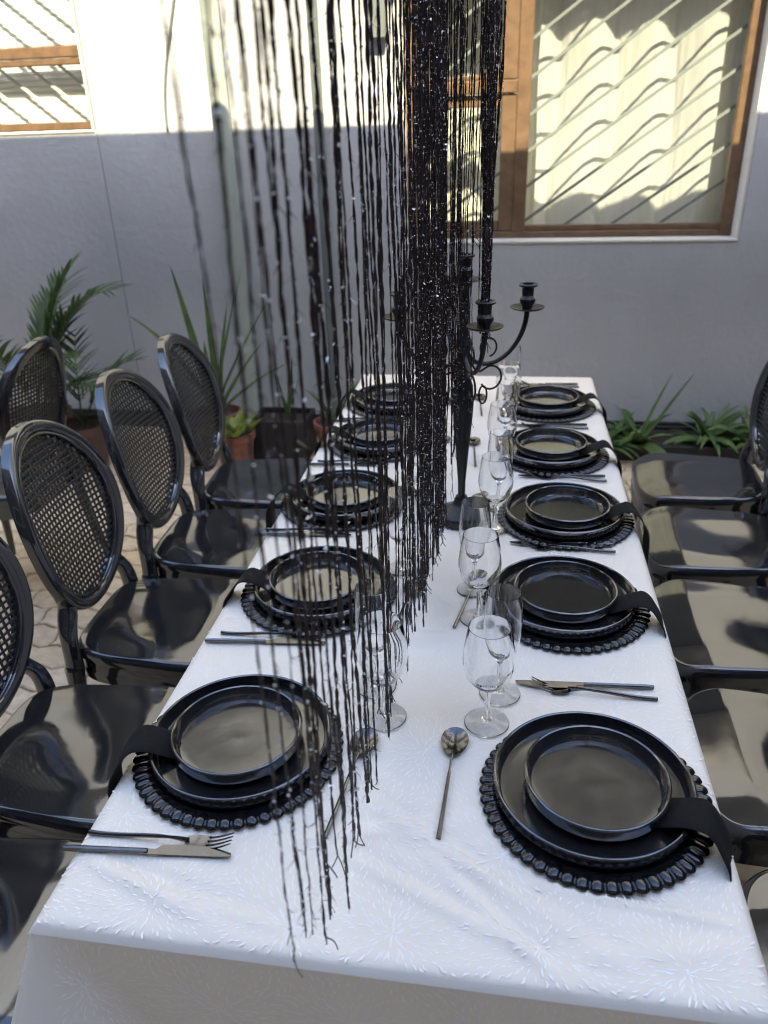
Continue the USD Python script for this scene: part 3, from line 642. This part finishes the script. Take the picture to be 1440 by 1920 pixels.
for side, SS, GG in ((1, R, Rg), (-1, L, Lg)):
    for i, (px, py) in enumerate(SS):
        wh = where(i, side); rot = 0 if side > 0 else PI
        put('charger_plate', charger_mesh, charger_mat, (px, py, TZ+.002), .03*i, f'black scalloped charger under the {wh}', 'charger', 'black scalloped chargers', 45)
        put('dinner_plate', lambda: plate_mesh(.1345, .027), plate_mat, (px-.004*side, py+.003, TZ+.0085), .5*i, f'larger black plate on the charger, {wh}', 'plate', 'larger black dinner plates', 40)
        ox, oy = (.010, -.004) if i else (.012, .006)
        put('side_plate', lambda: plate_mesh(.0968, .028), plate_mat, (px+rng.normal()*.003*(i > 0), py+rng.normal()*.003*(i > 0), TZ+.0175), .9*i, f'small black plate topmost, {wh}', 'plate', 'small black plates', 40)
        rz = (rot + NAP[side][i])
        put('napkin' if side > 0 else 'napkin/', lambda: napkin_mesh(.2, side), napkin_mat, (px+.006*side, py, TZ), rz, f'black napkin strip under the plates, {wh}', 'napkin', 'black napkin strips', 50)
        ky = py + side*.232 if i == 0 and side > 0 else py+side*.199 if i == 0 else py+side*(.235 if side > 0 else -0) - (0 if side > 0 else .178)
        if side > 0:
            kx0 = px+.128; put('table_knife', knife_mesh, steel_mat, (kx0-.012, ky+.012, cloth_z(.2, ky)+.001), PI/2+.05+rng.normal()*.03*(i > 0), f'dark steel knife beyond the plates, {wh}', 'knife', 'dark steel knives', 40)
            put('table_fork', fork_mesh, steel_mat, (kx0-.010, ky-.016, cloth_z(.2, ky)+.001), PI/2-.05+rng.normal()*.03*(i > 0), f'dark steel fork beside the knife, {wh}', 'fork', 'dark steel forks', 40)
            put('table_spoon', spoon_mesh, steel_mat, (px-.206, py-.098, cloth_z(.05, py)+.001), -.05+rng.normal()*.08*(i > 0), f'dark steel spoon left of the plates, {wh}', 'spoon', 'dark steel spoons', 40)
        else:
            kx0 = px-.172; put('table_knife', knife_mesh, steel_mat, (kx0, ky-.008, cloth_z(-.3, ky)+.001), -PI/2+.08, f'dark steel knife before the plates, {wh}', 'knife', 'dark steel knives', 40)
            put('table_fork', fork_mesh, steel_mat, (kx0+.020, ky+.021, cloth_z(-.3, ky)+.001), -PI/2+.02, f'dark steel fork behind the knife, {wh}', 'fork', 'dark steel forks', 40)
            put('table_spoon', spoon_mesh, steel_mat, (px+.164, py-.148, cloth_z(-.1, py)+.001), -.12, f'dark steel spoon right of the plates, {wh}', 'spoon', 'dark steel spoons', 40)
        (ax, ay), (bx, by) = GG[i]
        put('wine_goblet', goblet_mesh, glass_mat, (ax, ay, cloth_z(ax, ay)+.0012), 0, f'clear round goblet standing at the {wh}', 'wine glass', 'clear goblets', True)
        put('champagne_flute', flute_mesh, glass_mat, (bx, by, cloth_z(bx, by)+.0012), 0, f'clear narrow flute behind the goblet, {wh}', 'wine glass', 'clear flutes', True)

# ---------------------------------------------------------------- candelabra
CX, CY = .022, 1.645
can = thing('candelabra', (CX, CY, TZ+.003), label='tall black iron candelabra with curved arms standing mid-table behind the strings', cat='candelabra')
obj('base', lathe([(.001, 0), (.056, 0), (.058, .004), (.058, .016), (.054, .022), (.045, .026), (.026, .034), (.018, .046), (.013, .060), (.001, .060)], 48), iron_mat, can)
obj('stem', lathe([(.001, .058), (.008, .058), (.0085, .075), (.009, .10), (.0145, .17), (.0215, .25), (.0240, .29), (.0215, .325), (.014, .345), (.011, .352), (.017, .36), (.019, .372), (.014, .384), (.012, .40), (.018, .408), (.020, .418), (.013, .432), (.009, .45), (.011, .49), (.010, .53), (.014, .545), (.001, .545)], 32), iron_mat, can)
def cup_at(parent, x, y, z):
    pan = obj('drip_pan', lathe([(.001, 0), (.016, .0), (.032, .003), (.036, .006), (.0362, .0075), (.033, .0062), (.016, .003), (.001, .003)], 36), iron_mat, parent)
    cup = obj('candle_cup', lathe([(.001, .002), (.010, .002), (.012, .010), (.0165, .018), (.0165, .024), (.012, .030), (.0125, .046), (.0195, .050), (.0205, .053), (.018, .055), (.012, .054), (.010, .040), (.001, .040)], 32), iron_mat, parent)
    for o in (pan, cup): place(o, (x, y, z))
cup_at(can, 0, 0, .545)
for k, a in enumerate((20, 110, 200, 290)):
    a = math.radians(a); e = np.array([math.cos(a), math.sin(a), 0]); H = lambda r, z: e*r+np.array([0, 0, z])
    P = spline([H(.008, .398), H(.035, .372), H(.070, .372), H(.110, .400), H(.132, .440), H(.138, .478)], 30)
    arm = obj('arm', fixn(tube(P, np.interp(np.linspace(0, 1, 30), [0, .5, 1], [.0052, .0046, .0058]), 10)), iron_mat, can)
    c = e*.138; cup_at(arm, c[0], c[1], .478)
    hook = [H(.018, .372)]+[H(.062+.024*math.cos(u), .338+.026*math.sin(u)) for u in np.linspace(2.2, -2.6, 14)]
    obj('scroll', fixn(tube(spline(hook, 36), .0024, 8)), iron_mat, arm)
    t_ = np.linspace(0, 2*PI, 28); ringp = np.stack([e[0]*(.045+.009*np.cos(t_)), e[1]*(.045+.009*np.cos(t_)), .300+.020*np.sin(t_)], -1)
    obj('hanging_ring', fixn(tube(ringp, .0021, 8)), iron_mat, arm)
    obj('upper_scroll', fixn(tube(spline([H(.055+.018*math.cos(u), .405+.020*math.sin(u)) for u in np.linspace(-1.4, 3.6, 14)], 28), .0022, 8)), iron_mat, arm)

# ---------------------------------------------------------------- string curtain
sc = thing('string_curtain', label='black tinsel string curtain hanging above the middle of the table', cat='string curtain')
TOPR = 2.30
obj('hanging_rod', fixn(tube([(-.055, .38, TOPR), (-.02, 1.0, TOPR), (.03, 1.75, TOPR)], .010, 12)), iron_mat, sc)
seqv, seqf = [], []; harv, harf = [], []
def sequin(p, sz):
    d1 = rng.normal(size=3); d1 /= np.linalg.norm(d1); d2 = np.cross(d1, rng.normal(size=3)); d2 /= np.linalg.norm(d2); d3 = np.cross(d1, d2)*.25
    b = len(seqv); seqv.extend([p+d1*sz, p+d2*sz, p-d1*sz, p-d2*sz, p+d3*sz, p-d3*sz])
    for i in range(4):
        j = (i+1) % 4; seqf.extend([(b+i, b+j, b+4), (b+j, b+i, b+5)])
def fibre(p, ln, wd, down=True):
    d = np.array([rng.normal()*.45, rng.normal()*.45, -1 if down else rng.normal()]); d /= np.linalg.norm(d); s = np.cross(d, rng.normal(size=3)); s /= np.linalg.norm(s)
    b = len(harv); mid = p+d*ln*.5+rng.normal(size=3)*ln*.12; end = p+d*ln+rng.normal(size=3)*ln*.2
    harv.extend([p-s*wd/2, p+s*wd/2, mid-s*wd/2, mid+s*wd/2, end]); harf.extend([(b, b+1, b+3), (b, b+3, b+2), (b+2, b+3, b+4)])
def string(x, y, ztip, r, wob=.006, plies=2, seq=.8, fork=False, ztop=TOPR, gather=None):
    n = int((ztop-ztip)/.0075); z = np.linspace(ztop, ztip, n); u = (ztop-z)
    a, b = rng.uniform(0, 6.28, 2); fade = sstep(0, .5, u)
    px = x + wob*fade*(np.sin(u*2.3+a)+.35*np.sin(u*6.3+b)); py = y + wob*fade*(np.cos(u*2.0+b)+.35*np.sin(u*5.1+a))
    jit = np.cumsum(rng.normal(size=(n, 2))*.00028, axis=0); jit -= np.linspace(0, 1, n)[:, None]*jit[-1]*.5; px = px+jit[:, 0]; py = py+jit[:, 1]
    if gather: 
        g_ = sstep(.35, 1.0, u/u[-1])**2.0*.8; px = px*(1-g_)+(gather[0]+rng.normal()*.005)*g_; py = py*(1-g_)+(gather[1]+rng.normal()*.005)*g_
    ms = []; rad = r*(.45+1.0*meshkit.noise(np.stack([u*110, np.full(n, a*10), np.zeros(n)], -1), 2))*(.85+.3*meshkit.noise(np.stack([u*7, np.full(n, b*10), np.zeros(n)], -1), 4))
    for k in range(plies):
        tw = u*70+2.2*np.sin(u*23+b)+1.4*np.sin(u*61+a)+k*2*PI/plies+a; off = r*.62*(plies > 1)
        P = np.stack([px+off*np.cos(tw), py+off*np.sin(tw), z], -1); ms.append(tube(P, rad*(.72 if plies > 1 else 1), 5))
    if fork:
        for sgn in (-1, 1):
            e = np.array([px[-1], py[-1], z[-1]]); d = np.array([sgn*rng.uniform(.003, .010)+.003, rng.uniform(-.008, .008), -rng.uniform(.015, .035)])
            ms.append(tube(spline([e, e+d*.5+rng.normal(size=3)*.002, e+d], 8), r*.62, 5))
    obj('string', cat_(ms), string_mat, sc, smooth=True)
    for _ in range(rng.poisson(seq*(ztop-ztip)*(30 if y < 1.1 else 42))):
        k = rng.integers(n); an = rng.uniform(0, 6.28); sequin(np.array([px[k]+r*1.2*math.cos(an), py[k]+r*1.2*math.sin(an), z[k]]), rng.choice([.0008, .0012, .0018, .0032], p=[.5, .36, .115, .025])*(1.3 if y < .8 else 1))
    for _ in range(rng.poisson((ztop-ztip)*85)):
        k = rng.integers(n); fibre(np.array([px[k], py[k], z[k]]), rng.uniform(.004, .016), rng.uniform(.0004, .0009))
def tipz(y):  # the lower hem: a little higher at the near end and rising at the candelabra
    return float(np.interp(y, [.43, .54, .65, .95, 1.2, 1.45, 1.6], [.905, .80, .772, .748, .755, .78, .80]))
def linex(y): return float(np.interp(y, [.41, 1.0, 1.25, 1.55], [-.052, -.047, -.031, -.006]))
# single strings at the near end, closing up with distance
ys = [.432, .446, .462, .480, .505, .530, .556, .580, .605, .635, .660, .682, .705, .735, .765, .79, .815, .84, .87, .895, .92, .95, .975, 1.0, 1.03, 1.055, 1.08, 1.105]
for i, y in enumerate(ys):
    thick = i in (6, 9, 13, 18, 22, 25)
    string(linex(y)+rng.normal()*.004, y, tipz(y)+abs(rng.normal())*.02+(.02 if i in (1, 3, 5, 8, 10, 13) else 0), .0008 if i < 4 else .00115 if not thick else .0018, wob=.005, seq=1.5, fork=i % 4 == 0)
    if thick: string(linex(y)+rng.normal()*.004, y+.006, tipz(y)+.03+abs(rng.normal())*.05, .0013, wob=.004, seq=1.8, fork=True)
for k in range(86):
    y = 1.12+.40*rng.random()**.72; hi_ = .0 if k % 3 else rng.uniform(0, .16)
    string(linex(y)+rng.normal()*.005, y, tipz(y)+abs(rng.normal())*.022+hi_, rng.uniform(.0009, .0015), wob=.003, seq=2.6, fork=k % 5 == 0)
for k in range(34):
    string(.066+rng.normal()*.010, 1.50+rng.normal()*.02, 1.235+rng.uniform(-.015, .03), rng.uniform(.0009, .0014), wob=.003, seq=3.0, fork=k % 4 == 0, gather=(CX+.138*math.cos(math.radians(290)), CY+.138*math.sin(math.radians(290))))
for k in range(9):
    string(.033+rng.normal()*.010, 1.55+rng.normal()*.02, 1.02+rng.uniform(0, .5), rng.uniform(.0008, .0012), wob=.007, plies=1, seq=1.5, fork=True)
for k in range(16):
    string(.010+rng.normal()*.006, 1.545+rng.normal()*.012, rng.uniform(.87, 1.12), rng.uniform(.0009, .0013), wob=.003, seq=2.6, fork=k % 5 == 0)
obj('sequins', TM(seqv, seqf), sequin_mat, sc, smooth=False, kind='stuff')
obj('loose_fibres', TM(harv, harf), hair_mat, sc, smooth=False, kind='stuff')

# ---------------------------------------------------------------- plants
def pot(parent, r, h, m, soil=True):
    obj('pot', lathe([(.001, 0), (r*.72, 0), (r*.97, h*.80), (r*.99, h*.82), (r*1.06, h*.83), (r*1.08, h*.99), (r*1.05, h), (r*.97, h), (r*.93, h*.9), (.001, h*.88)], 40), m, parent)
    obj('soil', lathe([(.001, h*.88), (r*.94, h*.89), (r*.9, h*.92), (r*.5, h*.94), (.001, h*.95)], 24), soil_mat, parent)
def blade(base, dirv, length, width, droop, n=12, fold=.25, tw=0.0):
    """A long leaf: curved midrib, folded along it, tapering to a point."""
    d = np.array(dirv, float); d /= np.linalg.norm(d); P = []
    p = np.array(base, float); st = length/(n-1)
    for k in range(n):
        P.append(p.copy()); d = d+np.array([0, 0, -droop*st*(k/(n-1)+.25)]); d = d/np.linalg.norm(d); p = p+d*st
    P = np.array(P); T = np.gradient(P, axis=0); T /= np.linalg.norm(T, axis=1, keepdims=True)
    S = np.cross(T, [0, 0, 1.0]); ln = np.linalg.norm(S, axis=1, keepdims=True); S = np.where(ln > .08, S/np.maximum(ln, 1e-6), S[0:1]/max(ln[0, 0], 1e-6) if ln[0, 0] > 1e-3 else np.array([[1., 0, 0]]))
    U = np.cross(S, T); u = np.linspace(0, 1, n); w = width/2*np.clip(np.minimum(u/.12+.35, 1), 0, 1)*(1-u**2.6)
    S = S*math.cos(tw)+U*math.sin(tw); U = np.cross(S, T)
    v = np.stack([P-S*w[:, None]+U*(w*fold)[:, None], P, P+S*w[:, None]+U*(w*fold)[:, None]], 1).reshape(-1, 3)
    return TM(v, grid_faces(n, 3))
def frond(parent, base, az, lift, length, droop, nl=20, ll=.27, lw=.022):
    d = np.array([math.cos(az)*math.cos(lift), math.sin(az)*math.cos(lift), math.sin(lift)]); P = []; p = np.array(base, float); n = 26; st = length/(n-1)
    for k in range(n):
        P.append(p.copy()); d = d+np.array([0, 0, -droop*st*(k/n)*2]); d /= np.linalg.norm(d); p = p+d*st
    P = np.array(P); T = np.gradient(P, axis=0); T /= np.linalg.norm(T, axis=1, keepdims=True)
    st_ = obj('frond', fixn(tube(P, np.linspace(.006, .0015, n), 6)), leaf_mat['strap_leaf'], parent)
    for k in range(nl):
        u = .30+.70*k/(nl-1); i = min(n-1, int(u*(n-1))); s = np.cross(T[i], [0, 0, 1.0]); s /= np.linalg.norm(s)
        for sg in (-1, 1):
            L_ = ll*(.55+.45*math.sin(PI*min(1, (u-.25)/.75)*.9+.25))*rng.uniform(.8, 1.1)
            dd = T[i]*.75+s*sg*.75+np.array([0, 0, rng.uniform(.05, .35)])
            m = blade(P[i], dd, L_, lw, rng.uniform(2, 5), 8, .3)
            obj('leaflet', m, leaf_mat['palm_leaf'], st_, smooth=True)
def leafy(name, loc, label, pot_args, leaves, lm, cat='plant'):
    t = thing(name, loc, label=label, cat=cat); h = 0
    if pot_args: pot(t, *pot_args); h = pot_args[1]*.9
    for (az, lift, ln, wd, dr) in leaves:
        d = (math.cos(az)*math.cos(lift), math.sin(az)*math.cos(lift), math.sin(lift))
        obj('leaf', blade((rng.normal()*.012, rng.normal()*.012, h), d, ln, wd, dr, tw=rng.uniform(-.5, .5)), lm, t, smooth=True)
    return t
palm = thing('potted_palm', (-2.36, 3.66, 0), label='feathery green palm in a brown pot at the far left by the wall', cat='plant')
pot(palm, .155, .27, brown_pot)
for az, lift, ln, dr in ((.05, 1.22, .98, 1.75), (-.75, .95, .80, 1.7), (1.2, 1.25, .85, 1.4), (3.9, 1.0, .85, 1.6), (-.30, .72, .72, 1.9), (-1.5, 1.1, .75, 1.5), (.35, 1.35, .90, 1.35)):
    frond(palm, (rng.normal()*.02, rng.normal()*.02, .24), az, lift, ln*.88, dr*1.12)
palm2 = thing('small_potted_palm', (-2.06, 3.56, 0), label='small drooping palm in a reddish-brown pot behind the turned-away chair', cat='plant')
pot(palm2, .125, .25, brown_pot)
for az, lift, ln, dr in ((.2, 1.1, .50, 2.9), (1.9, 1.2, .50, 2.2), (3.4, 1.1, .5, 2.4)):
    frond(palm2, (rng.normal()*.015, rng.normal()*.015, .22), az, lift, ln, dr, 14, .17, .018)
leafy('strap_leaf_plant', (-1.42, 3.82, 0), 'tall upright strap-leaved plant behind the farthest left chair', (.12, .24, terracotta),
      [(PI+.1, 1.15, .72, .046, 1.9), (PI-.5, 1.35, .80, .046, .5), (2.0, 1.45, .72, .042, .3), (.3, 1.30, .80, .046, .4), (.0, 1.08, .74, .046, .5), (-.4, .95, .62, .046, .8), (1.0, 1.35, .6, .046, .6), (-1.2, 1.2, .5, .046, .9), (PI+.7, 1.0, .5, .046, 1.2), (.2, .7, .5, .046, 1.0)], leaf_mat['strap_leaf'])
lime = thing('lime_leaf_plant', (-1.26, 3.60, 0), label='small yellow-green leafy plant in a terracotta pot right of the chair backs', cat='plant')
pot(lime, .105, .21, terracotta)
for k in range(26):
    az = rng.uniform(0, 6.28); r_ = rng.uniform(0, .09)
    obj('leaf', blade((r_*math.cos(az), r_*math.sin(az), .19), (math.cos(az)*.6, math.sin(az)*.6, rng.uniform(.4, 1.3)), rng.uniform(.09, .16), .072, 6, 8, .2, rng.uniform(-.6, .6)), leaf_mat['lime_leaf'], lime, smooth=True)
bp = thing('black_planter', (-1.06, 3.84, 0), label='low black square planter with a seedling between the terracotta pots', cat='planter')
obj('pot', cat_([cbox(-.15, .15, -.12, -.105, 0, .22, .004), cbox(-.15, .15, .105, .12, 0, .22, .004), cbox(-.15, -.135, -.105, .105, 0, .22, .004), cbox(.135, .15, -.105, .105, 0, .22, .004)]), black_pot, bp)
obj('soil', box(-.134, .134, -.104, .104, .01, .19), soil_mat, bp, smooth=False)
for az, l_ in ((.3, .30), (1.4, .34), (2.6, .26), (4.4, .3)):
    obj('leaf', blade((0.03, 0, .19), (math.cos(az)*.3, math.sin(az)*.3, 1), l_, .03, .8, 10), leaf_mat['strap_leaf'], bp, smooth=True)
leafy('small_green_plant', (-.78, 3.82, 0), 'small green plant in an orange-brown pot behind the strings', (.10, .20, terracotta),
      [(k*.9, rng.uniform(.7, 1.4), rng.uniform(.18, .32), .03, 2.0) for k in range(9)], leaf_mat['strap_leaf'])
pl = thing('long_planter', (0, 0, 0), label='long low black planter trough at the foot of the wall, right of the table', cat='planter')
obj('trough', cat_([cbox(.52, 1.75, 3.86, 3.875, 0, .085, .004), cbox(.52, 1.75, 4.16, 4.175, 0, .085, .004), cbox(.52, .535, 3.875, 4.16, 0, .085, .004), cbox(1.735, 1.75, 3.875, 4.16, 0, .085, .004)]), black_pot, pl)
obj('soil', box(.536, 1.734, 3.876, 4.159, .01, .065), soil_mat, pl, smooth=False)
def tuft(n, lo, hi, wd, dr, l0=.5, l1=1.35):
    return [(rng.uniform(0, 6.28), rng.uniform(l0, l1), rng.uniform(lo, hi), wd*rng.uniform(.8, 1.2), rng.uniform(dr*.6, dr*1.3)) for _ in range(n)]
a = leafy('spider_plant', (.80, 3.93, .065), 'spider plant with one tall leaf right of the table end', None, tuft(22, .2, .32, .045, 6.0, .25, 1.0) + [(.35, 1.0, .44, .045, .4), (.5, 1.15, .40, .04, .6)], leaf_mat['spider_leaf'])
leafy('spider_plant', (1.16, 3.99, .065), 'low tufted spider plant in the middle of the trough', None, tuft(34, .18, .30, .040, 5.5, .3, 1.2), leaf_mat['spider_leaf'])
leafy('spider_plant', (1.36, 3.95, .065), 'dense tufted spider plant beside the far right chair back', None, tuft(38, .18, .30, .040, 5.0, .3, 1.2), leaf_mat['spider_leaf'])
leafy('spider_plant', (.62, 3.90, .065), 'drooping spider plant half hidden by the table edge', None, tuft(20, .2, .30, .045, 6.0, .2, 1.0), leaf_mat['spider_leaf'])
rp = thing('terracotta_pot', (1.42, 3.22, 0), label='reddish clay pot at the right edge behind the farthest chair', cat='plant pot')
pot(rp, .16, .34, terracotta)
